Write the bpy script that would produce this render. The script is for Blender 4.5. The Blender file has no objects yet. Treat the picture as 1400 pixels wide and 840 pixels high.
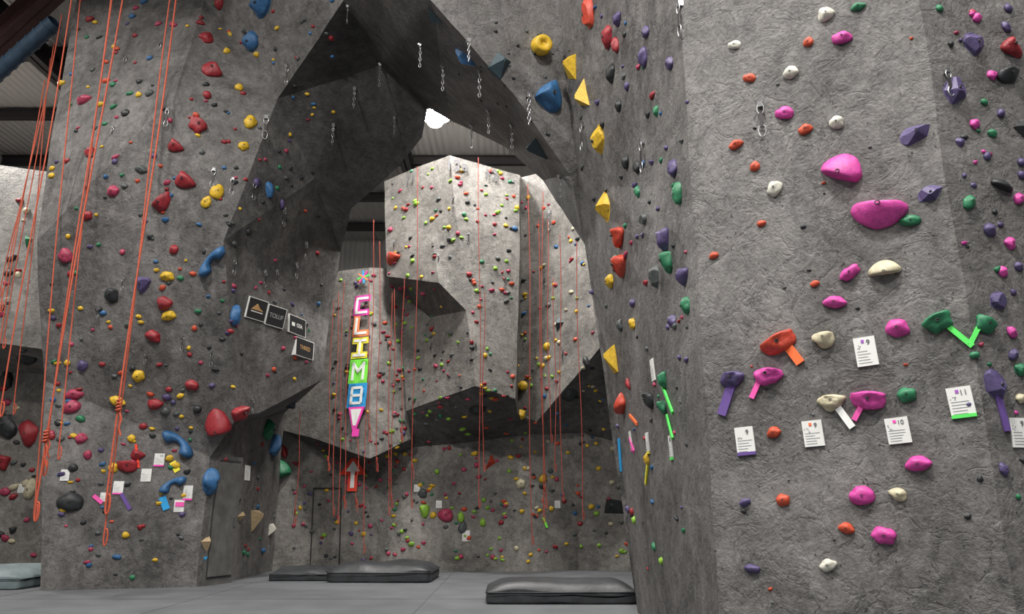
import bpy, bmesh, math, random
from mathutils import Vector, Matrix, noise
from mathutils.bvhtree import BVHTree
random.seed(7)
FPX=1050.0; PITCH=math.radians(14.93); CAMH=1.2
cs,sn=math.cos(PITCH),math.sin(PITCH)
C=Vector((0,0,CAMH))
def ray(px,py):
    x=(px-700)/FPX; u=(420-py)/FPX
    return Vector((x, cs-u*sn, sn+u*cs))
def P(px,py,Y):
    d=ray(px,py); return C+d*(Y/d.y)
def G(px,py):
    d=ray(px,py); return C+d*(-CAMH/d.z)
scene=bpy.context.scene
col=scene.collection
scene.view_settings.view_transform='Standard'
scene.view_settings.look='None'

# ---------------- materials ----------------
def newmat(name,color,rough=0.6,metal=0.0,var=0.0,vscale=20,bump=0.0,bscale=60,emit=0):
    m=bpy.data.materials.new(name); m.use_nodes=True
    nt=m.node_tree; b=nt.nodes['Principled BSDF']
    c=(*color,1)
    b.inputs['Base Color'].default_value=c
    b.inputs['Roughness'].default_value=rough
    b.inputs['Metallic'].default_value=metal
    if emit:
        b.inputs['Emission Color'].default_value=c
        b.inputs['Emission Strength'].default_value=emit
    if var>0 or bump>0:
        tc=nt.nodes.new('ShaderNodeTexCoord')
    if var>0:
        n=nt.nodes.new('ShaderNodeTexNoise'); n.inputs['Scale'].default_value=vscale; n.inputs['Detail'].default_value=6
        nt.links.new(tc.outputs['Object'],n.inputs['Vector'])
        r=nt.nodes.new('ShaderNodeValToRGB')
        r.color_ramp.elements[0].position=.3; r.color_ramp.elements[1].position=.7
        r.color_ramp.elements[0].color=tuple(max(0,v*(1-var)) for v in color)+(1,)
        r.color_ramp.elements[1].color=tuple(min(1,v*(1+var)+var*.03) for v in color)+(1,)
        nt.links.new(n.outputs['Fac'],r.inputs['Fac']); nt.links.new(r.outputs['Color'],b.inputs['Base Color'])
    if bump>0:
        n=nt.nodes.new('ShaderNodeTexNoise'); n.inputs['Scale'].default_value=bscale; n.inputs['Detail'].default_value=4
        nt.links.new(tc.outputs['Object'],n.inputs['Vector'])
        bp=nt.nodes.new('ShaderNodeBump'); bp.inputs['Strength'].default_value=bump; bp.inputs['Distance'].default_value=.01
        nt.links.new(n.outputs['Fac'],bp.inputs['Height']); nt.links.new(bp.outputs['Normal'],b.inputs['Normal'])
    return m

def plaster(name,dark,mid,light):
    m=bpy.data.materials.new(name); m.use_nodes=True
    nt=m.node_tree; N=nt.nodes; L=nt.links; b=N['Principled BSDF']; b.inputs['Roughness'].default_value=.66
    tc=N.new('ShaderNodeTexCoord')
    def ns(scale,detail,rough,dist):
        n=N.new('ShaderNodeTexNoise'); n.inputs['Scale'].default_value=scale; n.inputs['Detail'].default_value=detail
        n.inputs['Roughness'].default_value=rough; n.inputs['Distortion'].default_value=dist
        L.new(tc.outputs['Object'],n.inputs['Vector']); return n
    def math_(op,a,b_=None,c=None):
        n=N.new('ShaderNodeMath'); n.operation=op
        for i,x in enumerate((a,b_,c)):
            if x is None: continue
            if isinstance(x,(int,float)): n.inputs[i].default_value=x
            else: L.new(x,n.inputs[i])
        return n.outputs[0]
    a=ns(.75,10,.72,.6).outputs['Fac']; f=ns(7,8,.72,.3).outputs['Fac']; g=ns(38,4,.6,.1).outputs['Fac']
    r=N.new('ShaderNodeValToRGB'); e=r.color_ramp.elements
    e[0].position=.41; e[0].color=(*dark,1); e[1].position=.60; e[1].color=(*light,1)
    x=r.color_ramp.elements.new(.5); x.color=(*mid,1)
    mixv=math_('MULTIPLY_ADD',a,.5,math_('MULTIPLY_ADD',f,.32,math_('MULTIPLY',g,.18)))
    L.new(mixv,r.inputs['Fac'])
    v=ns(3.3,6,.6,.55).outputs['Fac']; msk=ns(1.7,3,.5,0).outputs['Fac']
    ridge=math_('ABSOLUTE',math_('SUBTRACT',v,.5))
    line=N.new('ShaderNodeMapRange'); line.inputs['From Min'].default_value=0; line.inputs['From Max'].default_value=.016
    line.inputs['To Min'].default_value=.55; line.inputs['To Max'].default_value=1; L.new(ridge,line.inputs['Value'])
    mk=N.new('ShaderNodeMapRange'); mk.inputs['From Min'].default_value=.42; mk.inputs['From Max'].default_value=.6; L.new(msk,mk.inputs['Value'])
    mm=N.new('ShaderNodeMix'); mm.data_type='RGBA'; mm.blend_type='MULTIPLY'
    L.new(mk.outputs[0],mm.inputs[0]); L.new(r.outputs['Color'],mm.inputs[6]); L.new(line.outputs[0],mm.inputs[7])
    L.new(mm.outputs[2],b.inputs['Base Color'])
    h=math_('MULTIPLY_ADD',g,.16,math_('MULTIPLY_ADD',f,.75,math_('MULTIPLY',math_('MINIMUM',ridge,.04),3.0)))
    bp=N.new('ShaderNodeBump'); bp.inputs['Strength'].default_value=.7; bp.inputs['Distance'].default_value=.042
    L.new(h,bp.inputs['Height']); L.new(bp.outputs['Normal'],b.inputs['Normal'])
    return m
M_PL=plaster('plaster_grey',(.050,.047,.046),(.118,.112,.109),(.215,.205,.199))
M_PLD=plaster('plaster_deep_shade',(.018,.017,.017),(.048,.045,.044),(.095,.090,.087))  # darkened copy of the grey plaster: arch underside shade put into the colour
M_PLM=plaster('plaster_shade',(.033,.031,.031),(.085,.081,.079),(.165,.157,.152))  # mid-dark copy: shade of undersides and turned-away faces put into the colour
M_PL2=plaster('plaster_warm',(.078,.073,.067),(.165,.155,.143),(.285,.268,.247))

COLS={'red':(.27,.014,.022),'pink':(.55,.05,.30),'yellow':(.62,.39,.02),'blue':(.025,.11,.26),'green':(.018,.17,.075),
'purple':(.075,.055,.15),'black':(.018,.021,.023),'white':(.56,.54,.47),'cream':(.50,.45,.31),'orange':(.50,.065,.025),
'teal':(.018,.04,.052),'grey':(.07,.08,.08),'lime':(.22,.42,.04),'rose':(.36,.035,.085),'wood':(.42,.31,.18),'bolt':(.05,.05,.05),'lred':(.47,.045,.02)}
CK=list(COLS)
HM=[newmat('hold_'+k,COLS[k],.5,0,.22,25,.3,90) for k in CK]
HM[CK.index('bolt')].node_tree.nodes['Principled BSDF'].inputs['Metallic'].default_value=.5
T=lambda n,c:newmat(n,c,.7)
TAPE={'green':T('tape_green',(.10,.75,.12)),'pink':T('tape_pink',(.85,.10,.42)),'orange':T('tape_orange',(.9,.16,.04)),'purple':T('tape_purple',(.13,.07,.28)),
'white':T('tape_white',(.92,.92,.9)),'yellow':T('tape_yellow',(.92,.82,.06)),'blue':T('tape_blue',(.03,.36,.75)),'red':T('tape_red',(.9,.06,.03)),'magenta':T('tape_magenta',(.92,.07,.48)),'salmon':T('tape_salmon',(.98,.30,.12)),
'lime':T('tape_lime',(.22,.82,.08)),'violet':T('tape_violet',(.35,.10,.5))}
M_ROPE=newmat('rope_orange_red',(.50,.085,.04),.8,0,.4,120)
M_ROPE2=newmat('rope_red',(.36,.05,.028),.8,0,.4,120)
M_METAL=newmat('steel',(.36,.36,.37),.35,.9)
M_DARKM=newmat('dark_steel',(.045,.04,.042),.5,.3)
M_RUST=newmat('beam_brown',(.07,.03,.028),.6,.1,.2,3)
M_DUCT=newmat('duct_blue',(.03,.06,.10),.5,.2,.2,5)
M_MAT=newmat('black_vinyl',(.026,.028,.032),.48,0,.25,6,.5,12)
M_MATG=newmat('grey_vinyl',(.15,.19,.20),.6,0,.15,6,.4,12)
M_PAPER=newmat('card_paper',(.74,.74,.72),.7)
M_INK=newmat('ink',(.02,.02,.02),.7)
M_HOLE=newmat('t_nut_hole',(.03,.028,.026),.7)
M_INKG=newmat('ink_grey',(.30,.30,.31),.7)
M_INKN=newmat('ink_number',(.10,.10,.11),.7)
M_SIGN=newmat('sign_black',(.018,.018,.02),.5)
M_WHITE=newmat('sign_white',(.75,.75,.72),.6)
M_GOLD=newmat('sign_gold',(.42,.25,.10),.6)
M_LAMP=newmat('lamp_glow',(1,.98,.93),.5,emit=60)

# ---------------- walls ----------------
ALLV=[];ALLF=[]
def build_wall(name,pts,faces,mats,cuts=7,amp=.022,mi=None):
    keys=list(pts); idx={k:i for i,k in enumerate(keys)}
    bm=bmesh.new()
    vs=[bm.verts.new(pts[k]) for k in keys]
    for f in faces:
        try:
            nf=bm.faces.new([vs[idx[k]] for k in f])
            if mi: nf.material_index=mi(f)
        except ValueError: pass
    bmesh.ops.recalc_face_normals(bm,faces=bm.faces)
    bmesh.ops.triangulate(bm,faces=[f for f in bm.faces if len(f.verts)>4])
    bmesh.ops.subdivide_edges(bm,edges=bm.edges[:],cuts=cuts,use_grid_fill=True)
    for v in bm.verts:
        n=noise.noise_vector(v.co*1.1)+.5*noise.noise_vector(v.co*2.7)
        w=min(1,max(0,v.co.z/.5))
        v.co+=Vector((n.x,n.y,n.z*.5))*amp*w
    me=bpy.data.meshes.new(name); bm.to_mesh(me); bm.free()
    for p in me.polygons: p.use_smooth=True
    me.set_sharp_from_angle(angle=math.radians(14))
    ob=bpy.data.objects.new(name,me); col.objects.link(ob)
    for m_ in mats: me.materials.append(m_)
    o=len(ALLV); ALLV.extend([v.co.copy() for v in me.vertices]); ALLF.extend([[o+i for i in p.vertices] for p in me.polygons])
    return ob
def top(v,z=12.0,dx=0,dy=0): return Vector((v.x+dx,v.y+dy,z))
p={}
# right massif
def ed(z,y=6.0,x=1.52): return Vector((x,y,z))
p.update(A0=ed(0),A1=ed(1.5),A2=ed(3),A3=ed(4.2),A4=ed(5.95),A5=ed(7.5,5.95),A6=ed(9.2,5.85),A7=ed(12,5.6))
p.update(B0=G(872,838),B1=P(848,620,10.1),B2=P(820,450,10.1),B3=P(800,335,10.1),c1=P(785,200,9.4),c2=P(762,0,9.0),c3=P(750,-140,8.8))
p['c4']=top(p['c3'])
p.update(R0=Vector((3.07,5.0,0)),R1=Vector((3.07,5.0,3)),R2=Vector((3.05,4.98,5.2)),R3=Vector((3.05,4.85,8)),R4=Vector((3.05,4.7,12)))
p['F2']=Vector((2.12,5.48,5.95)); 
p.update(S0=Vector((6.5,5.5,0)),S1=Vector((6.5,5.5,3)),S2=Vector((6.5,5.4,5.2)),S3=Vector((6.5,5.2,8)),S4=Vector((6.5,5.2,12)),S5=Vector((7.5,10.6,0)),S6=Vector((7.5,10.6,12)))
f=[]
L1=['B0','B1','B2','B3','c1','c2','c3','c4'];L2=['A0','A1','A2','A3','A4','A5','A6','A7']
for i in range(7): f.append([L1[i],L2[i],L2[i+1],L1[i+1]])
f+=[['A0','R0','R1','A2','A1'],['A2','R1','F2'],['A2','F2','A3'],['A3','F2','A4'],['R1','R2','F2'],['A4','F2','A5'],['F2','R2','A5'],['R2','R3','A5'],['A5','R3','A6'],['A6','R3','R4','A7']]
f+=[['R0','S0','S1','R1'],['R1','S1','S2','R2'],['R2','S2','S3','R3'],['R3','S3','S4','R4'],['S0','S5','S6','S4','S3','S2','S1'],['B0','S5','S6'],['B0','S6','B3']]
# arch
p.update(l1=P(780,240,9.6),l2=P(700,126,9.0),l3=P(590,0,8.3),l4=P(520,-90,8.1))
p['l4t']=top(p['l4'])
f+=[['B3','l1','c1'],['l1','l2','c1'],['l2','c2','c1'],['l2','l3','c2'],['l3','c3','c2'],['l3','l4','c3'],['l4','l4t','c4','c3']]
p.update(f1=P(742,246,11.3),f2=P(690,200,12),f3=P(616,165,12.4),f4=P(584,146,12.6),f5=P(577,188,13),f6=P(545,228,13.5),f7=P(480,285,14))
p.update(q1=P(470,0,11),g1=P(380,135,12.5),g2=P(430,245,13.5),k=P(520,90,12.3))
f+=[['B3','f1','l1'],['l1','f1','f2','l2'],['l2','f2','f3','l3']]
fan=['g1','q1','l4','l3','f3','f4','f5','f6','f7','g2']
for i in range(len(fan)): f.append([fan[i],fan[(i+1)%len(fan)],'k'])
fe=['B3','f1','f2','f3','f4','f5','f6','f7']
for k_ in fe: p[k_+'t']=top(p[k_],12,0,.3)
for a,b in zip(fe,fe[1:]): f.append([a,b,b+'t',a+'t'])
# left massif
p.update(a0=G(55,808),a1=P(60,520,12.9),a2=P(50,328,12.3),a3=P(72,180,12.8),a4=P(105,0,13.4))
p.update(m0=G(268,803),m1=P(288,625,13.35),m2=P(325,572,13.1),m3=P(355,565,13.8),n1=P(305,330,12.0),b2=P(150,225,11.8),b3=P(240,128,11.7),b4=P(280,0,12.6))
p.update(r1=P(440,520,15.1),r2=P(450,440,15.3),r3=P(466,345,15.1))
p['a4t']=top(p['a4']);p['b4t']=top(p['b4']);p['q1t']=top(p['q1'])
f+=[['a0','m0','m1','a1'],['a1','m1','n1'],['m1','m2','n1'],['a1','n1','a2'],['a2','n1','b2'],['b2','n1','b3'],['a2','b2','a3'],['b2','b3','a3'],['a3','b3','b4','a4'],
['m2','m3','n1'],['m3','r1','n1'],['r1','r2','n1'],['r2','r3','n1'],['r3','g2','n1'],['r3','f7','g2'],['g2','g1','n1'],['g1','b3','n1'],['g1','b4','b3'],['g1','q1','b4'],
['a4','b4','b4t','a4t'],['b4','q1','q1t','b4t'],['q1','l4','l4t','q1t']]
w0=G(300,799); w1=G(372,781)
p.update(w0=w0,w1=w1,w0t=Vector((w0.x,w0.y,2.7)),w1t=Vector((w1.x,w1.y,3.3)))
f+=[['m0','w0','w0t','m1'],['m1','w0t','m2'],['w0','w1','w1t','w0t'],['m2','w0t','w1t','m3'],['m3','w1t','r1']]
for k_ in ['a0','a1','a2','a3','a4','a4t']: p[k_+'x']=p[k_]+Vector((.3,4.6,0))
ks=['a0','a1','a2','a3','a4','a4t']
for a,b in zip(ks,ks[1:]): f.append([a,b,b+'x',a+'x'])
for k_ in ['r1','r2','r3','f7','f7t']: p[k_+'y']=p[k_]+Vector((-1.6,2.6,0))
ks=['r1','r2','r3','f7','f7t']
for a,b in zip(ks,ks[1:]): f.append([a,b,b+'y',a+'y'])
def mi_arch(fk):  # picks the plaster copies with painted shade for underside and turned-away faces
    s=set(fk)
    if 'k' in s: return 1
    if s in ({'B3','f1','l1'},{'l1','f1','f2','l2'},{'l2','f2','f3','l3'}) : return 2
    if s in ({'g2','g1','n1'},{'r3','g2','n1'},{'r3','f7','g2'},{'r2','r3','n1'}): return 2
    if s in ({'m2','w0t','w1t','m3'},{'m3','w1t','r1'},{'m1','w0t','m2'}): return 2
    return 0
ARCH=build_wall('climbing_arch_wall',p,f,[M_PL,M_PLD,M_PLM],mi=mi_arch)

# back tower + wall
t={}
t.update(d0=w1.copy(),d1=G(450,779),d2=G(575,782),d3=G(640,781),d4=G(722,782),d5=G(790,780),d6=G(900,783),d7=Vector((7,17.3,0)),
e0=P(380,585,17.3),e1=P(452,625,17.3),e2=P(566,612,17.2),e3=P(640,605,17.2),e4=P(712,595,17.2),e5=P(795,592,17.2),e6=P(900,620,17.2),
c0=P(424,598,16.9),g0=P(505,627,16.2),g1=P(562,600,16.8),ct0=P(454,372,17.2),ct1=P(505,366,16.9),ct2=P(560,368,17.4),
eL=P(330,575,17.3),cL=P(330,374,17.3),
s0=P(555,562,16.6),s1=P(650,528,15.3),s2=P(705,545,15.7),p0=P(529,378,16.6),p1=P(600,387,15.6),p2=P(637,425,15.5),i0=P(545,400,17.3),i1=P(588,434,16.7),
TL=P(525,248,17.3),T1=P(578,225,16.3),T2=P(615,213,15.7),TR=P(711,240,16.0),mR=P(709,425,15.9),
TRb2=P(713,243,17.2),mRb=P(711,425,17.1),s2b=P(708,560,17.0),
v0=P(733,577,16.6),v1=P(822,474,15.3),v2=P(900,400,15.0),V1=P(800,222,16.2),V2=P(900,180,15.8))
t['e7']=Vector((7,17.3,4)); t['v3']=Vector((7,16,5)); t['V3']=Vector((7,16,9.3))
f=[['d0','d1','e1','e0'],['d1','d2','e2','e1'],['d2','d3','e3','e2'],['d3','d4','e4','e3'],['d4','d5','e5','e4'],['d5','d6','e6','e5'],['d6','d7','e7','e6'],
['e0','e1','c0'],['e1','g0','c0'],['e1','e2','g0'],['e2','g1','g0'],['c0','g0','ct1','ct0'],['g0','g1','ct2','ct1'],
['eL','e0','c0'],['eL','c0','ct0','cL'],
['e2','e3','s1','s0'],['e3','e4','s2','s1'],['e2','s0','g1'],['g1','s0','i0','ct2'],
['p0','p1','i1','i0'],['p1','p2','i1'],['s0','s1','p2','i1'],['s0','i1','i0'],
['p0','p1','T1','TL'],['p1','p2','T2','T1'],['s1','s2','mR','p2'],['p2','mR','TR','T2'],
['mR','mRb','TRb2','TR'],['s2','s2b','mRb','mR'],['s2b','v0','mRb'],
['v0','v1','V1','mRb'],['mRb','V1','TRb2'],['v1','v2','V2','V1'],['v2','v3','V3','V2'],
['e4','e5','v0'],['e5','v1','v0'],['e5','e6','v2','v1'],['e4','v0','s2b','s2'],['e6','e7','v3','v2']]
for k_ in ['TL','T1','T2','TR','TRb2','V1','V2','V3','p0','i0','ct0','ct1','ct2','cL']: t[k_+'b']=Vector((t[k_].x,19.5,t[k_].z))
f+=[['TL','T1','T1b','TLb'],['T1','T2','T2b','T1b'],['T2','TR','TRb','T2b'],['TRb2','V1','V1b','TRb2b'],['V1','V2','V2b','V1b'],['V2','V3','V3b','V2b'],['TL','p0','p0b','TLb'],['p0','i0','i0b','p0b'],
['ct0','ct1','ct1b','ct0b'],['ct1','ct2','ct2b','ct1b'],['cL','ct0','ct0b','cLb']]
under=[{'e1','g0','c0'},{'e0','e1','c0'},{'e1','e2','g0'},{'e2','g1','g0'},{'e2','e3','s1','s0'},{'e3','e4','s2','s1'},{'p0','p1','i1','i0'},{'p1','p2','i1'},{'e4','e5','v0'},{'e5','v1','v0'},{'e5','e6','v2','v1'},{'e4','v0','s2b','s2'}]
build_wall('climbing_tower',t,f,[M_PL2,M_PLM],cuts=6,mi=lambda fk:1 if set(fk) in under else 0)  # tower undersides get the plaster with shade in its colour
# far left wall
q=dict(j0=G(-260,778),j1=G(82,778),k0=P(-260,430,15.6),k1=P(72,480,16.0),j0t=P(-260,500,17.6),j1t=P(80,512,17.6),t0=P(-260,190,16.4),t1=P(90,238,16.8))
q['t0b']=Vector((q['t0'].x,20,q['t0'].z));q['t1b']=Vector((q['t1'].x,20,q['t1'].z))
build_wall('climbing_wall',q,[['j0','j1','j1t','j0t'],['j0t','j1t','k1','k0'],['k0','k1','t1','t0'],['t0','t1','t1b','t0b']],[M_PL2],cuts=8)
BVH=BVHTree.FromPolygons(ALLV,ALLF)
def hit(px,py):
    d=ray(px,py).normalized()
    loc,n,i,dist=BVH.ray_cast(C,d)
    if loc is None: return None
    if n.dot(d)>0: n=-n
    up=Vector((0,0,1))-n*n.z
    if up.length<.15: up=Vector((0,-1,0))-n*(-n.y)
    up.normalize(); r=up.cross(n).normalized()
    z=dist*d.dot(Vector((0,cs,sn)))
    return loc,n,r,up,z/FPX,abs(n.dot(d))
def mat4(loc,r,u,n):
    return Matrix(((r.x,u.x,n.x,loc.x),(r.y,u.y,n.y,loc.y),(r.z,u.z,n.z,loc.z),(0,0,0,1)))

# ---------------- accumulators ----------------
class Acc:
    def __init__(s): s.v=[];s.f=[];s.m=[];s.s=[]
    def add(s,v,f,M,mi,smooth=True):
        o=len(s.v); s.v.extend([(M@Vector(c))[:] for c in v]) if M else s.v.extend([tuple(c) for c in v])
        s.f.extend([[o+i for i in q] for q in f]); s.m.extend([mi]*len(f)); s.s.extend([smooth]*len(f))
    def make(s,name,mats,M=None,parent=None):
        me=bpy.data.meshes.new(name); me.from_pydata(s.v,[],s.f)
        for m in mats: me.materials.append(m)
        me.polygons.foreach_set('material_index',s.m); me.polygons.foreach_set('use_smooth',s.s); me.update()
        ob=bpy.data.objects.new(name,me); col.objects.link(ob)
        if M: ob.matrix_world=M
        if parent: ob.parent=parent
        return ob
def ico(sub):
    bm=bmesh.new(); bmesh.ops.create_icosphere(bm,subdivisions=sub,radius=1)
    v=[x.co.copy() for x in bm.verts]; f=[[y.index for y in x.verts] for x in bm.faces]; bm.free(); return v,f
ICO={s:ico(s) for s in (1,2,3,4)}
def shape(kind,sub,seed):
    rr=random.Random(seed); off=Vector((rr.uniform(0,50),rr.uniform(0,50),rr.uniform(0,50)))
    if kind=='v':
        n=rr.choice([3,4,4,5]); a0=rr.uniform(0,6); base=[]
        for i in range(n):
            a=a0+i*2*math.pi/n+rr.uniform(-.2,.2); base.append(Vector((math.cos(a),math.sin(a),-.05)))
        ap=Vector((rr.uniform(-.25,.25),rr.uniform(-.1,.35),.8))
        v=[]; f=[]
        for b in base: v.append(b)
        for b in base: v.append(b*.97+Vector((0,0,.1)))
        for b in base: v.append(ap+(b-ap)*.13)
        for i in range(n):
            j=(i+1)%n
            f.append([i,j,n+j,n+i]); f.append([n+i,n+j,2*n+j,2*n+i])
        f.append([2*n+i for i in range(n)])
        return v,f,False
    if kind=='c':
        v=[];f=[];n=20
        prof=[(.95,-.05),(1,.3),(.9,1.1),(.75,1.2),(.35,1.2),(.3,1.0)]
        for r,z in prof:
            for i in range(n): v.append(Vector((r*math.cos(i*2*math.pi/n),r*math.sin(i*2*math.pi/n),z)))
        for k in range(len(prof)-1):
            for i in range(n):
                j=(i+1)%n; f.append([k*n+i,k*n+j,(k+1)*n+j,(k+1)*n+i])
        f.append([(len(prof)-1)*n+i for i in range(n)])
        return v,f,True
    if kind=='n':
        v=[];f=[];S=18;n=12
        for k in range(S+1):
            s=k/S; a=-1.1+2.2*s; cx=math.sin(a)*.95; cy=(math.cos(a)-.75)*1.1-.1
            rad=.34*(1+.35*math.cos(2*math.pi*s))*min(1,math.sqrt(max(0.0,1-(2*s-1)**8))+.02)
            if k in(0,S): rad=.03
            T_=Vector((math.cos(a),-math.sin(a)*1.1,0)).normalized(); Nn=Vector((-T_.y,T_.x,0))
            for i in range(n):
                b=2*math.pi*i/n; z=math.sin(b)*rad*1.5
                v.append(Vector((cx,cy,0))+Nn*math.cos(b)*rad+Vector((0,0,z if z>0 else z*.1)))
        for k in range(S):
            for i in range(n):
                j=(i+1)%n; f.append([k*n+i,k*n+j,(k+1)*n+j,(k+1)*n+i])
        return v,f,True
    V,F=ICO[sub]; v=[]
    if kind=='p':
        cuts=[Vector((rr.uniform(-1,1),rr.uniform(-1,1),rr.uniform(.1,1))).normalized() for _ in range(8)]
        V,F=ICO[min(4,sub+1)]
        for c in V:
            c=c.copy()
            for k in cuts:
                d=c.dot(k)
                if d>.66: c-=k*(d-.66)
            z=c.z if c.z>0 else c.z*.08
            v.append(Vector((c.x*1.15,c.y*1.15,z*.95)))
        return v,F,False
    for c in V:
        x,y,z=c
        nn=noise.noise(c*1.3+off)*.28+noise.noise(c*3+off)*.07
        sc=1+nn
        x*=sc;y*=sc; z*=1+nn
        if kind=='j':
            if z>0: z*=(1+.55*max(0,y)); 
            if y>.35: y=.35+(y-.35)*.35; 
            if z>.35 and abs(x)<.6 and y>.1: z-=.12
        elif kind=='w':
            if y>.15: y=.15+(y-.15)*.25
            y=y*1.25+.25
            if z>0: z*=1.0+.35*max(0,y)
            x*=1.05
        elif kind=='h':
            x,y,z=c
            if y<-.35: y=-.35+(y+.35)*.18
            x*=1.12-.28*max(0,y); 
            if z>0: z=z*(1.0-.45*y)
            q_=.05*noise.noise(c*2+off); x+=q_; y+=q_; y+=.25
        if z<0: z*=.08
        v.append(Vector((x,y,z*.85)))
    return v,F,True
CACHE={}
def getshape(kind,sub,seed):
    k=(kind,sub,seed)
    if k not in CACHE: CACHE[k]=shape(*k)
    return CACHE[k]
def bolt(acc,M,v):
    zc=max([c.z for c in v if abs(c.x)<.3 and abs(c.y)<.3] or [.6])
    n=10; vs=[];fs=[]
    for r,z in ((.12,zc-.15),(.12,zc+.01),(.08,zc+.01),(.08,zc-.1)):
        for i in range(n): vs.append(Vector((r*math.cos(i*2*math.pi/n),r*math.sin(i*2*math.pi/n),z)))
    for k in range(3):
        for i in range(n): fs.append([k*n+i,k*n+(i+1)%n,(k+1)*n+(i+1)%n,(k+1)*n+i])
    fs.append([3*n+i for i in range(n)])
    acc.add(vs,fs,M,CK.index('bolt'),True)
def hold_matrix(px,py,w,h,rot,depth):
    r_=hit(px,py)
    if not r_: return None
    loc,n,r,u,mpp,cosv=r_
    sx=w*.5*mpp; sy=h*.5*mpp
    if cosv<.6: sx*=1.25
    a=math.radians(rot); R=r*math.cos(a)+u*math.sin(a); U=u*math.cos(a)-r*math.sin(a)
    sz=depth*math.sqrt(sx*sy)
    return Matrix.Translation(loc)@mat4(Vector(),R,U,n)@Matrix.Diagonal((sx,sy,sz,1))
def put(acc,px,py,w,h,c,kind='b',rot=None,depth=.95,sub=None,bl=None):
    if rot is None: rot=random.uniform(-25,25)
    w*=.94;h*=.94
    M=hold_matrix(px,py,w,h,rot,depth)
    if M is None: return
    sub=sub or (4 if w*h>900 else 3 if w*h>150 else 2)
    v,f,s=getshape(kind,sub,random.randint(0,9))
    acc.add(v,f,M,CK.index(c),s)
    if (bl is None and w*h>170 and kind not in('v','n','c')) or bl: bolt(acc,M,v)
BIGNAMES={'w':'climbing_hold_sloper','v':'climbing_volume','j':'climbing_hold_jug','b':'climbing_hold','n':'climbing_hold_horn','p':'climbing_hold_angular','h':'climbing_hold_sloper','c':'climbing_hold_barrel'}
small=Acc()
def H(px,py,w,h,c,kind='b',rot=None,depth=.95):
    if w*h>=700:
        a=Acc(); put(a,px,py,w,h,c,kind,rot,depth)
        if not a.v: return
        o=Vector((0,0,0))
        for v in a.v: o+=Vector(v)
        o/=len(a.v); a.v=[(v[0]-o.x,v[1]-o.y,v[2]-o.z) for v in a.v]
        a.make(BIGNAMES[kind],HM,Matrix.Translation(o))
    else: put(small,px,py,w,h,c,kind,rot,depth)

right=[(1129,20,22,22,'white'),(1105,58,14,14,'orange'),(1005,62,20,13,'white'),(1151,52,28,20,'pink'),(1025,107,18,13,'orange'),(1081,100,21,20,'white'),(1173,10,20,13,'green'),
(1073,155,25,19,'pink'),(1101,177,20,16,'orange'),(1144,168,21,20,'white'),(1006,198,21,14,'orange'),(1059,258,23,23,'white'),(1032,228,14,14,'orange'),(1252,183,40,28,'purple','p'),
(1148,240,52,54,'pink','h',-30,.8),(1202,283,68,54,'pink','h',172,.8),(1272,265,32,22,'purple','p',25),(1245,302,27,16,'green'),(1098,310,8,8,'black'),(1041,306,14,10,'orange'),(1324,277,18,24,'green'),
(1210,373,40,30,'cream','h',0),(1162,373,32,18,'pink','b',30),(1141,414,32,18,'pink','b',-15),(976,350,15,11,'orange'),(1114,388,14,10,'orange'),(1227,449,33,27,'pink','b',0),(1126,462,31,29,'cream','j',0),
(1065,468,46,32,'lred','w',25),(1283,440,40,32,'green','w',25),(1346,444,30,28,'green','w',-35),(1362,411,24,28,'purple','p'),(1370,372,15,17,'pink'),(1383,455,14,18,'pink'),
(1001,517,34,30,'purple','j',0),(1050,512,40,32,'pink','j',-5),(1137,548,35,30,'cream','j',0),(1188,546,42,32,'pink','w',-5),(1240,540,26,22,'green'),(1361,528,32,44,'purple','p'),
(1058,592,20,16,'orange'),(1255,635,35,22,'pink','b',0),(1179,678,33,27,'pink','b',10),(1071,684,20,18,'orange'),(1228,676,25,18,'cream'),(1209,733,35,25,'pink','b',0),(1157,723,22,16,'orange'),
(1132,773,25,17,'white'),(1019,687,18,11,'purple'),(1029,778,24,12,'purple'),
(1331,62,28,38,'purple','p'),(1380,66,26,36,'red','w',40),(1376,104,34,26,'black','w',10),(1356,103,15,16,'pink'),(1335,25,14,16,'pink'),(1305,125,32,40,'purple','p'),(1396,175,24,34,'black','v'),(1356,183,15,12,'green'),
(1332,170,15,16,'pink'),(1368,257,32,22,'black','h'),(1392,272,16,18,'pink'),(1349,214,12,14,'purple'),(1396,222,12,14,'purple'),(1352,315,20,20,'purple'),(1380,333,18,18,'pink'),(1394,505,18,18,'green'),
(1284,12,12,14,'green'),(1375,38,12,18,'purple'),(1372,642,13,20,'purple'),(1396,545,18,14,'cream'),(1396,240,12,14,'purple'),(1312,195,14,14,'purple'),(1368,155,12,14,'purple'),(1392,365,14,14,'purple'),(1385,485,14,18,'purple'),
(1300,60,9,10,'black'),(1345,140,12,10,'green'),(1318,240,8,8,'purple'),(1385,400,10,10,'purple'),(1360,290,9,9,'black'),(1378,12,12,14,'purple'),(1340,655,8,10,'black'),(1392,680,9,9,'green')]
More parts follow.
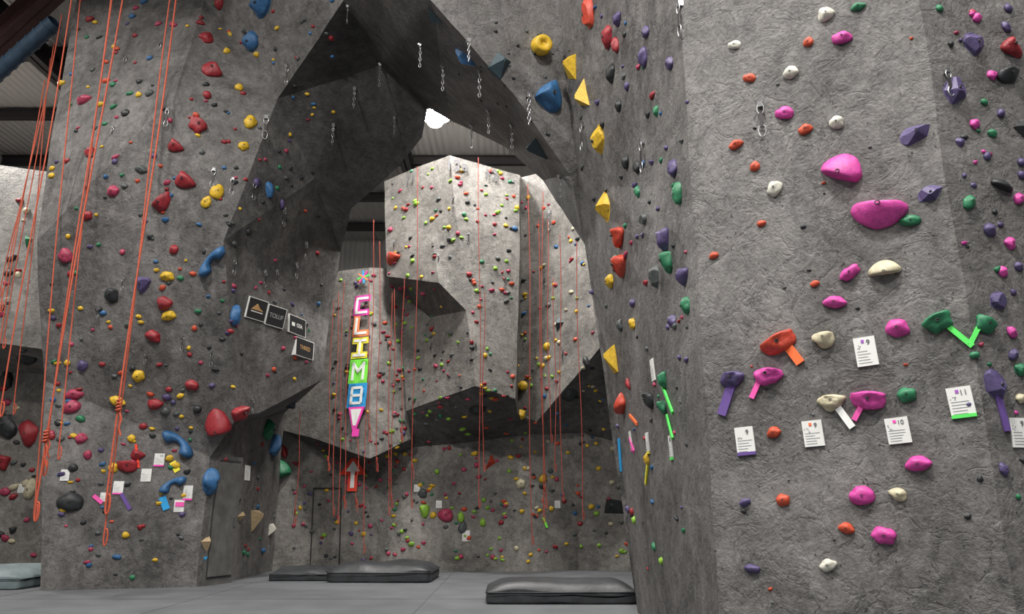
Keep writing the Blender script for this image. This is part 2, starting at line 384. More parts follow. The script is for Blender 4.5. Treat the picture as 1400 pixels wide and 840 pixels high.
side=[(806,20,22,48,'lred','p'),(738,64,30,28,'yellow','c',0),(783,92,34,46,'yellow','v'),(800,130,36,52,'yellow','v'),(750,132,40,46,'blue','w',50),(821,192,24,42,'yellow','p'),(829,282,28,44,'yellow','p'),
(848,322,26,34,'lred','w',-15),(851,361,26,38,'lred','w',-15),(836,384,20,20,'yellow'),(841,492,36,54,'yellow','v'),(853,558,26,38,'lred','h'),(837,100,18,28,'black'),(833,50,18,34,'red','b',-20),(843,62,14,24,'red'),
(881,78,18,28,'purple'),(884,44,14,18,'purple'),(845,26,16,20,'purple'),(847,145,12,18,'black'),(898,152,10,18,'green'),(858,118,10,14,'purple'),(917,87,14,20,'purple'),(922,230,18,28,'purple'),(929,265,17,34,'green'),
(872,228,14,20,'black'),(857,222,14,22,'black'),(910,325,24,42,'purple','j'),(936,376,24,30,'purple','j'),(915,355,20,42,'green','j'),(897,380,24,36,'grey','p'),(940,418,19,26,'green'),(921,440,17,20,'purple'),
(866,443,14,18,'yellow'),(866,415,14,12,'purple'),(880,300,20,18,'grey','p'),(890,545,22,30,'black','j'),(908,518,18,28,'green','j'),(908,555,18,26,'green','j'),(886,628,12,18,'yellow'),(849,445,12,18,'grey'),(873,262,10,20,'green'),
(683,90,36,44,'teal','v'),(636,78,18,38,'blue','p'),(595,22,28,32,'teal','v'),(735,200,42,46,'teal','v'),(860,525,8,18,'red'),(865,700,10,12,'red'),(868,712,10,12,'lime'),(905,768,10,12,'lime'),(895,748,8,14,'green')]
left=[(300,588,34,52,'red','h',10),(326,565,30,26,'red','w'),(289,357,52,38,'blue','n',50),(245,606,52,44,'blue','n',-40),(236,662,38,32,'blue','n',30),(286,658,26,36,'blue','b',0),(270,172,26,26,'red','w',-30),
(289,98,26,28,'red','w',-40),(240,200,22,20,'red','w',-40),(253,247,28,26,'red','w',-40),(222,277,30,22,'red','w',40),(345,57,26,26,'blue','w',40),(360,6,42,28,'blue','w',20),(282,52,20,20,'red'),(300,5,18,16,'red'),
(342,167,18,22,'yellow'),(333,200,16,14,'yellow'),(297,263,18,24,'yellow'),(282,277,14,18,'yellow'),(195,388,24,24,'purple','p'),(225,415,22,20,'red'),(229,378,22,14,'yellow'),(231,432,22,14,'yellow'),(210,460,24,17,'red'),
(154,402,20,28,'black','j'),(190,514,18,18,'yellow'),(161,549,22,14,'yellow','b',-25),(212,553,22,16,'red'),(263,527,20,16,'red'),(113,500,16,16,'purple'),(97,687,34,26,'black','b',0),(175,637,26,20,'red','w'),(188,622,18,16,'red','w'),
(320,432,16,30,'blue'),(368,260,14,24,'blue'),(115,137,20,14,'rose'),(123,208,14,16,'red'),(155,262,18,16,'rose'),(120,295,16,14,'red'),(90,350,20,22,'rose'),(102,540,26,16,'rose'),(98,557,24,18,'rose'),(111,600,16,16,'rose'),
(110,573,14,10,'green'),(172,155,12,12,'black'),(193,232,18,12,'grey'),(384,650,28,38,'green','h',20),(373,610,24,30,'blue','w',60),(364,588,22,28,'green','w',60),(388,617,10,22,'red'),(397,553,28,20,'teal','v'),
(347,706,30,46,'wood','v'),(328,706,22,16,'wood','v'),(281,742,20,32,'wood','v'),(370,724,22,24,'white','v'),(10,580,24,46,'black','j'),(40,593,24,38,'red','b'),(5,632,20,26,'red','w'),(42,670,16,30,'cream'),(10,520,18,26,'black'),(38,490,22,22,'black'),
(38,330,14,24,'green','v'),(283,130,12,14,'red'),(310,70,10,12,'yellow'),(205,128,12,12,'grey'),(238,342,14,14,'red'),(120,622,12,14,'rose'),(155,640,14,14,'yellow'),(180,600,12,12,'yellow'),(232,627,12,10,'yellow'),(160,762,14,7,'blue'),
(240,637,14,10,'yellow'),(226,563,14,12,'grey'),(228,543,14,10,'purple'),(350,250,12,14,'purple'),(327,120,12,14,'yellow'),(196,583,12,10,'red'),(270,560,14,12,'black'),(100,640,14,12,'black'),(385,280,8,16,'purple')]
back=[(538,353,20,22,'lred','w'),(670,633,16,28,'lred','v'),(765,443,16,24,'teal','v'),(653,560,18,20,'black'),(715,528,18,14,'yellow'),(712,567,16,14,'yellow'),(712,662,14,14,'cream'),(609,705,22,18,'rose'),(580,697,14,24,'lime','j'),(592,705,10,10,'yellow'),
(632,722,12,16,'grey'),(840,693,36,32,'black','v'),(578,675,14,14,'grey'),(742,655,12,14,'yellow'),(748,474,12,14,'yellow'),(802,495,10,20,'black'),(779,540,20,22,'black'),(630,708,10,16,'lime'),(660,715,10,12,'lime')]
for L_ in (right,side,left,back):
    for h_ in L_: H(*h_)
def fill(n,x0,x1,y0,y1,cols,s0,s1,cond=None):
    for _ in range(n):
        x=random.uniform(x0,x1); y=random.uniform(y0,y1)
        if cond and not cond(x,y): continue
        w=random.uniform(s0,s1); put(small,x,y,w*random.uniform(1,1.4),w*random.uniform(.75,1.2),random.choice(cols),random.choice('bbbjw'),None,.95,2)
lc=['red','red','rose','yellow','yellow','black','black','grey','blue','purple','green','rose','orange']
fill(250,70,330,0,790,lc,4.5,9,lambda x,y:x<270 or y<560)
fill(60,300,440,180,520,lc+['black','purple'],4,8)
fill(22,300,380,600,770,['black','grey','green','red','blue'],4,8)
fill(35,280,460,0,180,['yellow','grey','black','red','blue'],4,8)
fill(40,0,55,250,760,['red','black','cream','grey','rose'],5,12)
inop=lambda x,y:(x>455 or y>590) and hit(x,y) is not None and hit(x,y)[0].y>15
fill(190,400,560,375,770,['rose','red','rose','black','yellow','lime','purple','grey'],3.5,6.5,inop)
fill(330,525,700,225,770,['lime','lime','rose','red','yellow','black','green','rose','grey','orange'],3.8,7.5,inop)
fill(220,700,865,245,770,['yellow','yellow','orange','red','rose','black','grey','lime','cream','blue'],3.8,7.5,inop)
insd=lambda x,y:hit(x,y) is not None and hit(x,y)[0].y<10.5
fill(85,790,940,0,790,['purple','green','black','black','red','grey','rose','purple','blue'],5,10,insd)
fill(30,600,780,0,200,['grey','black'],3.5,6,insd)
fill(22,950,1260,20,830,['orange','black','grey'],3.5,6)
fill(22,1300,1400,0,800,['purple','black','green','pink','rose'],6,11)
small.make('climbing_holds',HM)
tn=Acc()
dv=[Vector((math.cos(i*math.pi/4),math.sin(i*math.pi/4),0)) for i in range(8)]
for _ in range(1300):
    x=random.uniform(0,1400);y=random.uniform(0,835)
    if x>880 and random.random()<.35: continue
    r_=hit(x,y)
    if not r_: continue
    loc,n,r,u,mpp,cv=r_
    rad=max(.006,mpp*.55)
    tn.add([loc+n*.004+(r*c.x+u*c.y)*rad for c in dv],[list(range(8))],None,0)
tn.make('bolt_holes',[M_HOLE],None,ARCH)

# ---------------- tape strips ----------------
tape=Acc(); TK=list(TAPE)
def strip(a,b,w,c):
    A=hit(*a);B=hit(*b)
    if not A or not B: return
    n=((A[1]+B[1])*.5).normalized(); d=(B[0]-A[0]); s=d.cross(n).normalized()*w*.5*A[4]
    a0=A[0]+n*.02;b0=B[0]+n*.02
    v=[a0-s,a0+s,b0+s,b0-s]; v+=[x-n*.018 for x in v]
    tape.add(v,[[0,1,2,3],[0,1,5,4],[1,2,6,5],[2,3,7,6],[3,0,4,7]],None,TK.index(c),False)
for s_ in [((1298,448),(1330,474),7,'green'),((1338,446),(1325,472),6,'green'),((1078,475),(1095,497),12,'orange'),((1040,518),(1028,545),7,'pink'),((1001,525),(987,568),12,'purple'),
((1180,552),(1168,575),7,'pink'),((1146,558),(1166,585),9,'white'),((1363,540),(1376,590),8,'purple'),((905,522),(921,565),5,'green'),((913,568),(921,600),5,'green'),((887,630),(884,662),5,'yellow'),
((862,568),(872,580),4,'orange'),((847,600),(850,645),4,'blue'),((222,680),(228,697),9,'blue'),((166,675),(178,697),5,'purple'),((128,678),(140,688),5,'pink'),((280,762),(284,775),5,'blue'),((236,632),(243,645),8,'yellow'),((240,690),(252,690),6,'pink'),
((862,600),(868,618),5,'pink'),((186,608),(190,640),3,'red'),((742,708),(748,722),3,'lime')]: strip(*s_)
tape.make('tape_strips',[TAPE[k] for k in TK])

# ---------------- route cards ----------------
def box(acc,x0,x1,y0,y1,z0,z1,mi,M=None):
    v=[Vector(c) for c in ((x0,y0,z0),(x1,y0,z0),(x1,y1,z0),(x0,y1,z0),(x0,y0,z1),(x1,y0,z1),(x1,y1,z1),(x0,y1,z1))]
    acc.add(v,[[3,2,1,0],[4,5,6,7],[0,1,5,4],[1,2,6,5],[2,3,7,6],[3,0,4,7]],M,mi,False)
def text(s,size,M,mat,parent=None,name='lettering',ax='CENTER',bold=.012):
    cu=bpy.data.curves.new(name,'FONT'); cu.body=s; cu.size=size; cu.align_x=ax; cu.align_y='CENTER'; cu.extrude=.001; cu.offset=size*bold
    cu.materials.append(mat)
    o=bpy.data.objects.new(name,cu); col.objects.link(o)
    if parent: o.parent=parent
    o.matrix_local=M
    return o
def card(px,py,w,h,num=None,bar=None,dot=None,rot=0):
    r_=hit(px,py)
    if not r_: return
    loc,n,r,u,mpp,cv=r_
    a=math.radians(rot); R=r*math.cos(a)+u*math.sin(a); U=u*math.cos(a)-r*math.sin(a)
    W=w*mpp/2*(1.6 if cv<.55 else 1.0);Hh=h*mpp/2
    A=Acc(); box(A,-W,W,-Hh,Hh,-.03,.012,0)
    rr=random.Random(px)
    for i in range(5):
        y=-Hh*.8+i*Hh*.2; box(A,-W*.8,W*rr.uniform(.1,.8),y,y+Hh*.04,.012,.0135,1)
    for i in range(6):
        x0=-W*.85+rr.random()*W*.5; y0=Hh*(.05+.4*rr.random()); box(A,x0,x0+W*.1,y0,y0+Hh*.07,.012,.0135,1)
    if bar: box(A,-W,W,-Hh*1.05,-Hh*.82,.0,.016,2)
    if dot: box(A,-W*.3,-W*.02,Hh*.6,Hh*.82,.012,.015,3)
    o=A.make('route_card',[M_PAPER,M_INKG,TAPE[bar] if bar else M_INK,TAPE[dot] if dot else M_INK],mat4(loc,R,U,n))
    if num: text(num,Hh*.5,Matrix.Translation((W*.35,Hh*.6,.014)),M_INKN,o,bold=0)
for c_ in [(1184,481,27,40,'9',None,'violet',3),(1314,550,30,41,'11','green','violet',4),(1228,589,29,35,'10',None,'magenta',4),(1112,593,26,35,'9',None,'orange',3),(1019,603,25,37,'9','purple',None,3),(1393,592,26,40,'9',None,None,0),
(893,506,11,30,None,None,None,0),(918,612,12,32,'10','green',None,0),(886,606,9,28,None,'yellow',None,0),(863,603,8,26,None,'pink',None,0),
(218,629,13,17,'10','magenta',None,0),(200,650,13,17,None,None,None,0),(257,674,12,19,None,'magenta',None,0),(245,692,13,16,None,None,None,0),(338,647,13,20,None,None,None,0),(162,667,13,17,None,'pink',None,0),(89,650,11,15,None,None,None,0),
(30,668,10,12,None,None,None,0),(142,680,9,12,None,None,None,0),(638,733,12,14,None,None,None,0),(570,668,8,10,None,None,None,0),(762,690,8,10,None,None,None,0),(600,690,8,10,None,None,None,0)]: card(*c_)

# ---------------- CLIMB! lettering ----------------
def flatpoly(acc,pts,z,mi):
    acc.add([Vector((x,y,z)) for x,y in pts]+[Vector((x,y,z-.02)) for x,y in pts],[list(range(len(pts)))]+[[i,(i+1)%len(pts),len(pts)+(i+1)%len(pts),len(pts)+i] for i in range(len(pts))],None,mi,False)
def stroke(acc,a,b,w,z,mi):
    a=Vector(a);b=Vector(b);d=(b-a).normalized();s=Vector((-d.y,d.x))*w/2; a=a-d*w/2;b=b+d*w/2
    flatpoly(acc,[(a-s)[:],(b-s)[:],(b+s)[:],(a+s)[:]],z,mi)
LET={'C':[((1,1),(0,1)),((0,1),(0,0)),((0,0),(1,0))],'L':[((0,1),(0,0)),((0,0),(1,0))],'I':[((0,1),(1,1)),((.5,1),(.5,0)),((0,0),(1,0))],
'M':[((0,0),(0,1)),((0,1),(.5,.5)),((.5,.5),(1,1)),((1,1),(1,0))],'B':[((0,0),(0,1)),((0,1),(.85,1)),((0,.5),(.9,.5)),((0,0),(.85,0)),((.95,.9),(.95,.6)),((.95,.4),(.95,.1))]}
sign=Acc(); SK=['magenta','salmon','yellow','green','blue','white','red','lime','violet']
ref=hit(480,500); rloc,rn,rr_,ru,rm,_=ref
SM=mat4(rloc+rn*.09,rr_,ru,rn); SMI=SM.inverted()
def onplane(px,py):
    d=ray(px,py); o=rloc+rn*.09; tt=(o-C).dot(rn)/d.dot(rn); q_=SMI@(C+d*tt); return q_.x,q_.y
for ch,cx,cy,c,fillc in [('C',495,418,'magenta',0),('L',494,446,'salmon',0),('I',492,476,'yellow',0),('M',490,508,'lime',1),('B',488,541,'blue',1)]:
    x,y=onplane(cx,cy); W=16*rm; Hh=21*rm
    if fillc: flatpoly(sign,[(x-W*.9,y-Hh*.8),(x+W*.9,y-Hh*.8),(x+W*.9,y+Hh*.8),(x-W*.9,y+Hh*.8)],.005,SK.index(c))
    for a,b in LET[ch]:
        A=(x+(a[0]-.5)*W,y+(a[1]-.5)*Hh);B=(x+(b[0]-.5)*W,y+(b[1]-.5)*Hh)
        stroke(sign,A,B,9*rm,.01,SK.index(c))
    for a,b in LET[ch]:
        A=(x+(a[0]-.5)*W,y+(a[1]-.5)*Hh);B=(x+(b[0]-.5)*W,y+(b[1]-.5)*Hh)
        stroke(sign,A,B,3.6*rm,.018,SK.index('white'))
def tri(cx,cy,w,h,z,c):
    x,y=onplane(cx,cy); w*=rm;h*=rm
    flatpoly(sign,[(x-w/2,y+h/2),(x+w/2,y+h/2),(x+w*.12,y-h/2),(x-w*.12,y-h/2)],z,SK.index(c))
tri(486,572,25,30,.01,'magenta');tri(486,571,17,22,.018,'white')
x,y=onplane(486,592); flatpoly(sign,[(x-.08,y-.08),(x+.08,y-.08),(x+.08,y+.08),(x-.08,y+.08)],.01,SK.index('magenta'))
x,y=onplane(497,379)
for i,c in enumerate(['green','magenta','blue','salmon']):
    a=i*math.pi/4+.2; dx,dy=math.cos(a)*9*rm,math.sin(a)*9*rm
    stroke(sign,(x-dx,y-dy),(x+dx,y+dy),2.2*rm,.01+.002*i,SK.index(c))
sign.make('climb_tape_sign',[TAPE[k] for k in SK],SM)
r_=hit(482,672); loc,n,r,u,m_,_=r_
ar=Acc()
def arrow(s,z,mi):
    o=s*m_
    flatpoly(ar,[(-17*m_-o*1.6,4*m_-o),(17*m_+o*1.6,4*m_-o),(0,27*m_+o*1.6)],z,mi)
    flatpoly(ar,[(-5.5*m_-o,-18*m_-o),(5.5*m_+o,-18*m_-o),(5.5*m_+o,5*m_),(-5.5*m_-o,5*m_)],z,mi)
arrow(1.5,.0,0)
flatpoly(ar,[(-10.5*m_,7*m_),(10.5*m_,7*m_),(0,21.5*m_)],.006,1); flatpoly(ar,[(-2.8*m_,-15*m_),(2.8*m_,-15*m_),(2.8*m_,9*m_),(-2.8*m_,9*m_)],.006,1)
d=ray(482,652); o_=loc+n*.05; tt=(o_-C).dot(n)/d.dot(n)
ar.make('arrow_tape_sign',[TAPE['red'],TAPE['white']],mat4(C+d*tt,r,u,n))
for s_,x_,y_,z_ in [('11',563,244,.28),('12a',624,227,.3),('12',671,240,.28)]:
    r_=hit(x_,y_+1)
    if r_: text(s_,z_*1.2,mat4(r_[0]+r_[1]*.05,r_[2],r_[3],r_[1]),M_INKN,None,'grade_number')

# ---------------- sponsor signs (stand-in marks) ----------------
def sponsor(px,py,w,h,kind):
    r_=hit(px,py)
    if not r_: return
    loc,n,r,u,mpp,cv=r_
    W=w*mpp/2/max(.6,cv)*.92; Hh=h*mpp/2
    A=Acc(); box(A,-W,W,-Hh,Hh,-.06,.03,1); box(A,-W*.93,W*.93,-Hh*.93,Hh*.93,.03,.034,0)
    if kind==0:
        flatpoly(A,[(-W*.6,-.02),(-W*.1,Hh*.5),(W*.15,Hh*.15),(W*.6,-.02)],.05,2)
        box(A,-W*.6,W*.6,-Hh*.32,-Hh*.22,.034,.037,1)
    if kind==2: box(A,-W*.7,-W*.35,-Hh*.2,Hh*.2,.034,.037,1)
    o=A.make('sponsor_sign',[M_SIGN,M_WHITE,M_GOLD],mat4(loc,r,u,n))
    if kind==1: text('TOLUF',W*.48,Matrix.Translation((0,0,.036)),M_INKG,o)
    if kind==2: text('OSA',Hh*.6,Matrix.Translation((W*.2,0,.036)),M_WHITE,o)
    if kind==3: text('THRED',W*.36,Matrix.Translation((0,0,.036)),M_GOLD,o)
sponsor(350,423,28,29,0);sponsor(376,433,27,28,1);sponsor(405,446,27,25,2);sponsor(415,477,29,25,3)

# ---------------- tubes: ropes, quickdraws ----------------
def tube(acc,pts,rad,mi,n=6,closed=False):
    pts=[Vector(q_) for q_ in pts]; L=len(pts); v=[]
    for i,c in enumerate(pts):
        a=pts[(i-1)%L] if (closed or i>0) else c; b=pts[(i+1)%L] if (closed or i<L-1) else c
        T_=(b-a).normalized(); R=T_.cross(Vector((.13,.98,.1))).normalized(); U=R.cross(T_)
        for k in range(n):
            t_=2*math.pi*k/n; v.append(c+(R*math.cos(t_)+U*math.sin(t_))*rad)
    f_=[]
    for i in range(L if closed else L-1):
        j=(i+1)%L
        for k in range(n): f_.append([i*n+k,i*n+(k+1)%n,j*n+(k+1)%n,j*n+k])
    acc.add(v,f_,None,mi,True)
def rope(x0,y0,x1,y1,Y,rad,knot=None,sag=0.0,mt=None):
    A=Acc(); a=P(x0,y0,Y);b=P(x1,y1,Y)
    d=(a-b)
    if y0<=0: a=b+d*((11.7-b.z)/d.z)
    rr=random.Random(int(x0*7+x1))
    ph=rr.uniform(0,6); pts=[]
    for i in range(41):
        s=i/40; q_=a.lerp(b,s); q_=q_+Vector((math.sin(s*7+ph)*.02,-math.sin(math.pi*s)*sag,0)); pts.append(q_)
    e=pts[-1]; lr=rad*3
    for i in range(1,14):
        t_=i/13*math.pi*1.6; pts.append(e+Vector((lr*(1-math.cos(t_))*.7,0,-lr*3.2*math.sin(t_))))
    tube(A,pts,rad,0)
    for kx in (knot or []):
        s=kx; q_=a.lerp(b,s); q_+=Vector((0,-math.sin(math.pi*s)*sag-rad*2,0)); cp=[]
        for i in range(46):
            t_=i/45*math.pi*8; cp.append(q_+Vector((math.cos(t_)*rad*2.0,math.sin(t_)*rad*1.6,(i/45-.5)*rad*13)))
        tube(A,cp,rad*.95,0)
        tube(A,[q_+Vector((rad*2,0,-rad*7)),q_+Vector((rad*5,-rad,-rad*13)),q_+Vector((rad*3,0,-rad*22)),q_+Vector((rad*6,0,-rad*30))],rad,0)
    A.make('climbing_rope',[mt or M_ROPE])
rope(240,0,145,690,11.3,.0145,[.865]);rope(233,0,142,735,11.4,.012);rope(166,0,46,700,11.3,.014,[.9]);rope(152,0,60,640,11.4,.012,[.95]);rope(150,0,78,620,11.5,.010)
rope(98,0,2,560,11.9,.012);rope(108,0,45,700,12.0,.011);rope(85,20,0,420,13,.010);rope(75,60,5,470,13.5,.010);rope(60,110,-10,520,13.5,.010);rope(70,80,20,560,14,.010);rope(50,180,0,400,15,.010)
for x0,y0,x1,y1 in [(412,560,403,715),(463,400,455,700),(470,385,462,712),(478,420,470,690),(505,380,497,752),(512,300,505,600),(520,330,515,640),(535,400,530,700),(540,395,535,690),(572,228,563,690),(655,215,656,690),
(662,400,660,640),(722,252,727,740),(741,262,742,710),(748,300,752,600),(765,320,768,680),(788,330,797,705),(757,380,760,640),(455,410,448,640),(490,600,487,690),(552,380,548,600),(735,300,745,690)]:
    rope(x0,y0,x1,y1,15.05 if x1>540 else 15.8,.0075,[random.choice([.9,.95,.97])] if random.random()<.5 else None,0,M_ROPE2)
qd=Acc()
def oval(c,w,h,axis):
    return [c+axis*math.cos(a)*w+Vector((0,0,math.sin(a)*h)) for a in [i*2*math.pi/14 for i in range(14)]]
def quick(px,py,ln,chain=False):
    r_=hit(px,py)
    if not r_: return
    loc,n,r,u,mpp,cv=r_
    S=ln*mpp; top_=loc+n*.03
    if n.z<-.35: top_=loc+Vector((0,0,-.02))
    r=Vector((r.x,r.y,0)).normalized()
    rad=max(.0055,S*.018)
    box(qd,-S*.07,S*.07,-S*.1,S*.06,-.02,.035,0,mat4(loc,r,u,n))
    if chain:
        k=7
        for i in range(k):
            ax=r if i%2 else Vector((-r.y,r.x,0)); tube(qd,oval(top_+Vector((0,0,-S*(i+.5)/k)),S*.045,S*.085,ax),rad*.75,0,5,True)
    else:
        tube(qd,oval(top_+Vector((0,0,-S*.17)),S*.09,S*.17,r),rad,0,5,True)
        c=top_+Vector((0,0,-S*.5)); box(qd,-S*.045,S*.045,-S*.2,S*.2,-.006,.006,1,mat4(c,r,Vector((0,0,1)),r.cross(Vector((0,0,1)))))
        tube(qd,oval(top_+Vector((0,0,-S*.83)),S*.10,S*.18,r),rad,0,5,True)
for q_ in [(1040,143,50),(931,5,52),(879,193,48),(1292,98,40),(656,95,40,True),(393,90,28),(476,8,26),(292,232,28),(347,250,26),(364,160,34),(722,130,46,True),(640,55,34,True),(520,88,32,True),(485,120,30,True),(456,170,30,True),(575,60,34,True),
(606,90,36,True),(668,150,34,True),(700,170,34,True),(540,160,26,True),(388,285,26),(318,245,24),(230,150,26),(220,60,26),(173,80,24),(418,332,24),(405,360,22),(362,370,24),(320,355,22),(345,545,20),(200,480,16),(136,420,16),(250,460,18),(156,175,22),(290,480,20),
(620,270,16),(640,320,14),(690,380,14),(600,350,14),(590,470,14),(650,470,14),(745,380,14),(770,480,14),(530,470,14),(540,330,14),(765,240,30,True),(797,170,40),(645,170,34,True),(752,290,30,True),(378,370,22),(170,380,18)]: quick(*q_)
qd.make('hanging_quickdraws',[M_METAL,M_DARKM])

# ---------------- mats ----------------
def mat(name,x0,x1,y0,y1,h,m,seed=1,z0=0.0,rot=0):
    bm=bmesh.new(); bmesh.ops.create_cube(bm,size=1)
    bmesh.ops.subdivide_edges(bm,edges=bm.edges[:],cuts=11,use_grid_fill=True)
    W,D=(x1-x0),(y1-y0)
    for v in bm.verts:
        x,y,z=v.co
        e=max(abs(x),abs(y))*2
        k=1-.35*max(0,(e-.8)/.2)**2
        zz=(z+.5)*k if z>0 else (z+.5)
        if abs(z)<.45: 
            v.co.x*=1+.01; v.co.y*=1.01
        nz=noise.noise(Vector((x*3+seed*9,y*3,0)))*.22*(z+.5)+noise.noise(Vector((x*9+seed*5,y*7,z*2)))*.08
        v.co=Vector((v.co.x*W,v.co.y*D,max(0,(zz+nz)*h)+z0))
    me=bpy.data.meshes.new(name); bm.to_mesh(me); bm.free()
    for q_ in me.polygons: q_.use_smooth=True
    me.materials.append(m); o=bpy.data.objects.new(name,me); col.objects.link(o); o.location=((x0+x1)/2,(y0+y1)/2,0); o.rotation_euler=(0,0,rot)
    md=o.modifiers.new('soft','SUBSURF'); md.levels=1; md.render_levels=1
    s=Acc(); 
    hx,hy=W/2*1.015,D/2*1.015
    pts=[(-hx+.05,-hy),(hx-.05,-hy),(hx,-hy+.05),(hx,hy-.05),(hx-.05,hy),(-hx+.05,hy),(-hx,hy-.05),(-hx,-hy+.05)]
    tube(s,[Vector((a,b,h*.55+z0)) for a,b in pts],.008,0,5,True)
    so=s.make('seam_piping',[m]); so.parent=o
    return o
mat('crash_mat',-.34,1.68,10.95,12.15,.27,M_MAT,1)
mat('crash_mat',-3.22,-1.42,14.15,15.6,.30,M_MAT,2,0,-.03)
mat('crash_mat',-4.35,-3.28,14.5,15.7,.2,M_MAT,3)
mat('crash_mat',-10.3,-7.85,12.9,14.6,.30,M_MATG,4)

# ---------------- access panel & door outline ----------------
pa=G(274,802); pb=G(314,797)
d=(pb-pa); W=d.length; R=d.normalized(); U=Vector((0,0,1)); Nn=R.cross(U).normalized()
if Nn.y>0: Nn=-Nn
A=Acc(); M_PAN=newmat('panel_grey',(.10,.096,.092),.7,0,.25,5,.3,20); M_PAN2=newmat('panel_edge',(.04,.04,.04),.6)
box(A,0,W,0,2.15,-.25,.05,0); box(A,W*.06,W*.94,.1,2.08,.05,.056,1); box(A,W*.1,W*.9,.14,2.04,.056,.075,0)
box(A,W*.8,W*.85,.95,1.1,.075,.11,2)
A.make('access_panel',[M_PAN,M_PAN2,M_METAL],mat4(pa,R,U,Nn))
A=Acc()
def onw(px,py):
    r_=hit(px,py); return r_[0]+r_[1]*.01
cr=[onw(424,776),onw(429,668),onw(467,668),onw(464,776)]
for a,b in zip(cr,cr[1:]): tube(A,[a,b],.013,0,4)
A.make('door_1',[M_INK])

# ---------------- room ----------------
def slab(name,x0,x1,y0,y1,z0,z1,m):
    A=Acc(); box(A,x0,x1,y0,y1,z0,z1,0); return A.make(name,[m])
M_FLOOR=newmat('floor_foam',(.10,.105,.113),.75,0,.16,1.7,.25,50)
FL=slab('floor',-16,16,-8,30,-.1,0,M_FLOOR)
A=Acc()
for y in (3,6.5,9,11.6,14.2,16): box(A,-12,12,y-.006,y+.006,0,.002,0)
for x in (-7.5,-4.5,-1.2,3): box(A,x-.006,x+.006,-8,17,0,.002,0)
A.make('floor_seams',[newmat('seam',(.06,.06,.065),.8)],None,FL)
def corrug(name,base,axis):
    m=newmat(name,base,.5); nt=m.node_tree;N=nt.nodes;L=nt.links
    tc=N.new('ShaderNodeTexCoord'); w=N.new('ShaderNodeTexWave'); w.bands_direction=axis; w.inputs['Scale'].default_value=1.6
    L.new(tc.outputs['Object'],w.inputs['Vector']); bp=N.new('ShaderNodeBump'); bp.inputs['Strength'].default_value=.6; bp.inputs['Distance'].default_value=.06
    L.new(w.outputs['Fac'],bp.inputs['Height']); L.new(bp.outputs['Normal'],N['Principled BSDF'].inputs['Normal']); return m
M_CEIL=corrug('ceiling_panel',(.50,.48,.46),'X')
slab('ceiling',-16,16,-8,30,12.05,12.2,M_CEIL)
slab('wall_back',-16,16,29.8,30,0,12.05,corrug('wall_panel',(.45,.44,.43),'X'))
slab('wall_left',-16.2,-16,-8,30,0,12.05,corrug('wall_panel_l',(.45,.44,.43),'Y'))
slab('wall_right',16,16.2,-8,30,0,12.05,corrug('wall_panel_r',(.45,.44,.43),'Y'))
def ibeam(A,a,b,w,h,mi):
    a=Vector(a);b=Vector(b);L_=(b-a).length; X=(b-a).normalized(); Z=Vector((0,0,1)); Y=Z.cross(X).normalized(); Z=X.cross(Y)
    M=mat4(a,X,Y,Z)
    box(A,0,L_,-w/2,w/2,-h/2,-h/2+.03,mi,M);box(A,0,L_,-w/2,w/2,h/2-.03,h/2,mi,M);box(A,0,L_,-.02,.02,-h/2,h/2,mi,M)
A=Acc()
for i in range(12): ibeam(A,(-16,-4+i*2.9,11.85),(16,-4+i*2.9,11.85),.18,.3,0)
A.make('ceiling_purlins',[M_DARKM])
A=Acc()
for x in (-11,-3.2,4.5): ibeam(A,(x,-8,11.5),(x,30,11.5),.3,.5,0)
A.make('ceiling_rafters',[M_DARKM])
A=Acc(); ibeam(A,P(-90,135,15),P(120,-60,13.2),.35,.55,0); A.make('steel_beam',[M_RUST])
A=Acc(); a=P(-60,150,14);b=P(75,30,13.2); N_=26
tube(A,[a.lerp(b,i/N_) for i in range(N_+1)],.15,0,16)
for i in range(0,N_,2):
    q_=a.lerp(b,i/N_); q2=a.lerp(b,(i+.5)/N_); tube(A,[q_,q2],.165,0,16)
A.make('air_duct',[M_DUCT])

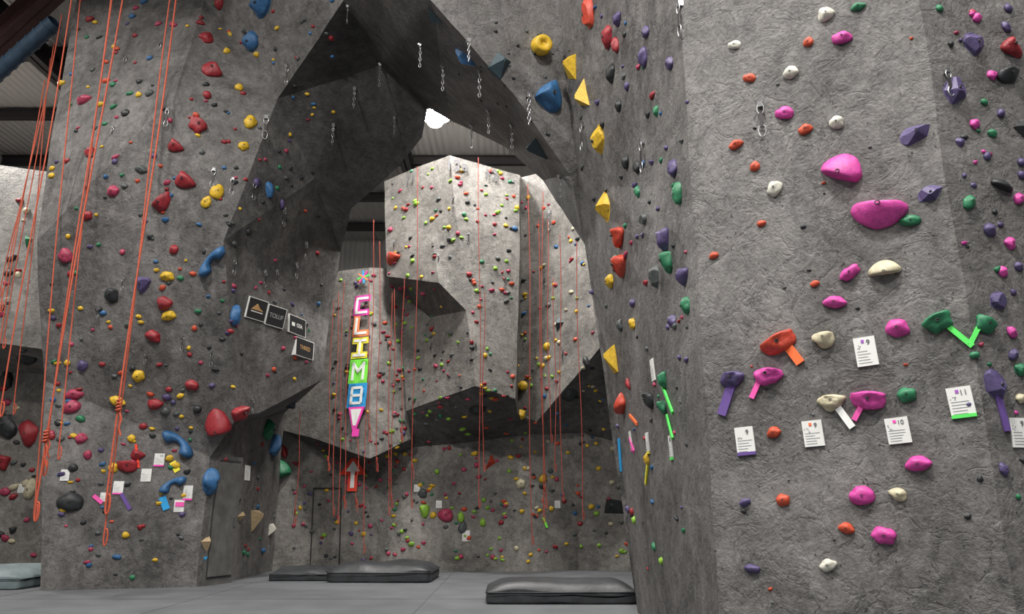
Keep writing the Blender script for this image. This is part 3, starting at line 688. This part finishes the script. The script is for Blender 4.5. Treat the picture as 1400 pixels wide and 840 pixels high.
# lamps
def lamp(x,y,z,power,size=.9,glow=0):
    A=Acc(); n=20; prof=[(.08,.55),(.12,.5),(.13,.3),(.42,.03),(.44,0),(.40,.0)]
    v=[];f_=[]
    for r,zz in prof:
        for i in range(n): v.append(Vector((r*math.cos(i*2*math.pi/n),r*math.sin(i*2*math.pi/n),zz)))
    for k in range(len(prof)-1):
        for i in range(n): f_.append([k*n+i,k*n+(i+1)%n,(k+1)*n+(i+1)%n,(k+1)*n+i])
    A.add(v,f_,None,0,True)
    A.add([Vector((.39*math.cos(i*2*math.pi/n),.39*math.sin(i*2*math.pi/n),.02)) for i in range(n)],[list(range(n))],None,1,False)
    tube(A,[Vector((0,0,.5)),Vector((0,0,12-z))],.015,0,6)
    if glow:
        V,F=ICO[3]; A.add([Vector((c.x*.22,c.y*.22,c.z*.2-.08)) for c in V],F,None,1,True)
    o=A.make('high_bay_lamp',[M_DARKM,M_LAMP],Matrix.Translation((x,y,z)))
    ld=bpy.data.lights.new('bulb','AREA'); ld.shape='DISK'; ld.size=size; ld.energy=power; ld.color=(1,.97,.92)
    lo=bpy.data.objects.new('bulb',ld); col.objects.link(lo); lo.parent=o; lo.location=(0,0,-.03-(.3 if glow else 0))
    if glow:
        ld=bpy.data.lights.new('added_glow_light','POINT'); ld.shadow_soft_size=.1; ld.energy=glow; ld.color=(1,.98,.95)  # added point light, no real bulb: brightens ceiling and arch edge near the lamp
        lo=bpy.data.objects.new('added_glow_light',ld); col.objects.link(lo); lo.parent=o; lo.location=(0,-.2,-.42)
    return o
LP=P(595,160,17.4)
lamp(LP.x,LP.y,LP.z,450,.9,220)
for x,y,pw in [(-5.5,4.5,1050),(.3,2.2,1000),(4.6,1.0,600),(-2,-3,450),(4,-3.5,450),(-10.5,9,450),(-2.0,13.9,850),(1.2,13.2,480),(-13,16,450),(3.5,20,300),(-8,20,350)]:
    lamp(x,y,11.3,pw)
w=bpy.data.worlds.new('gym_ambient'); scene.world=w; w.use_nodes=True
w.node_tree.nodes['Background'].inputs[0].default_value=(.93,.96,1,1); w.node_tree.nodes['Background'].inputs[1].default_value=.2

cam=bpy.data.cameras.new('camera'); co=bpy.data.objects.new('camera',cam); col.objects.link(co); scene.camera=co
cam.sensor_width=36; cam.lens=36*FPX/1400; co.location=C; co.rotation_euler=(math.radians(90)+PITCH,0,0); cam.clip_end=200
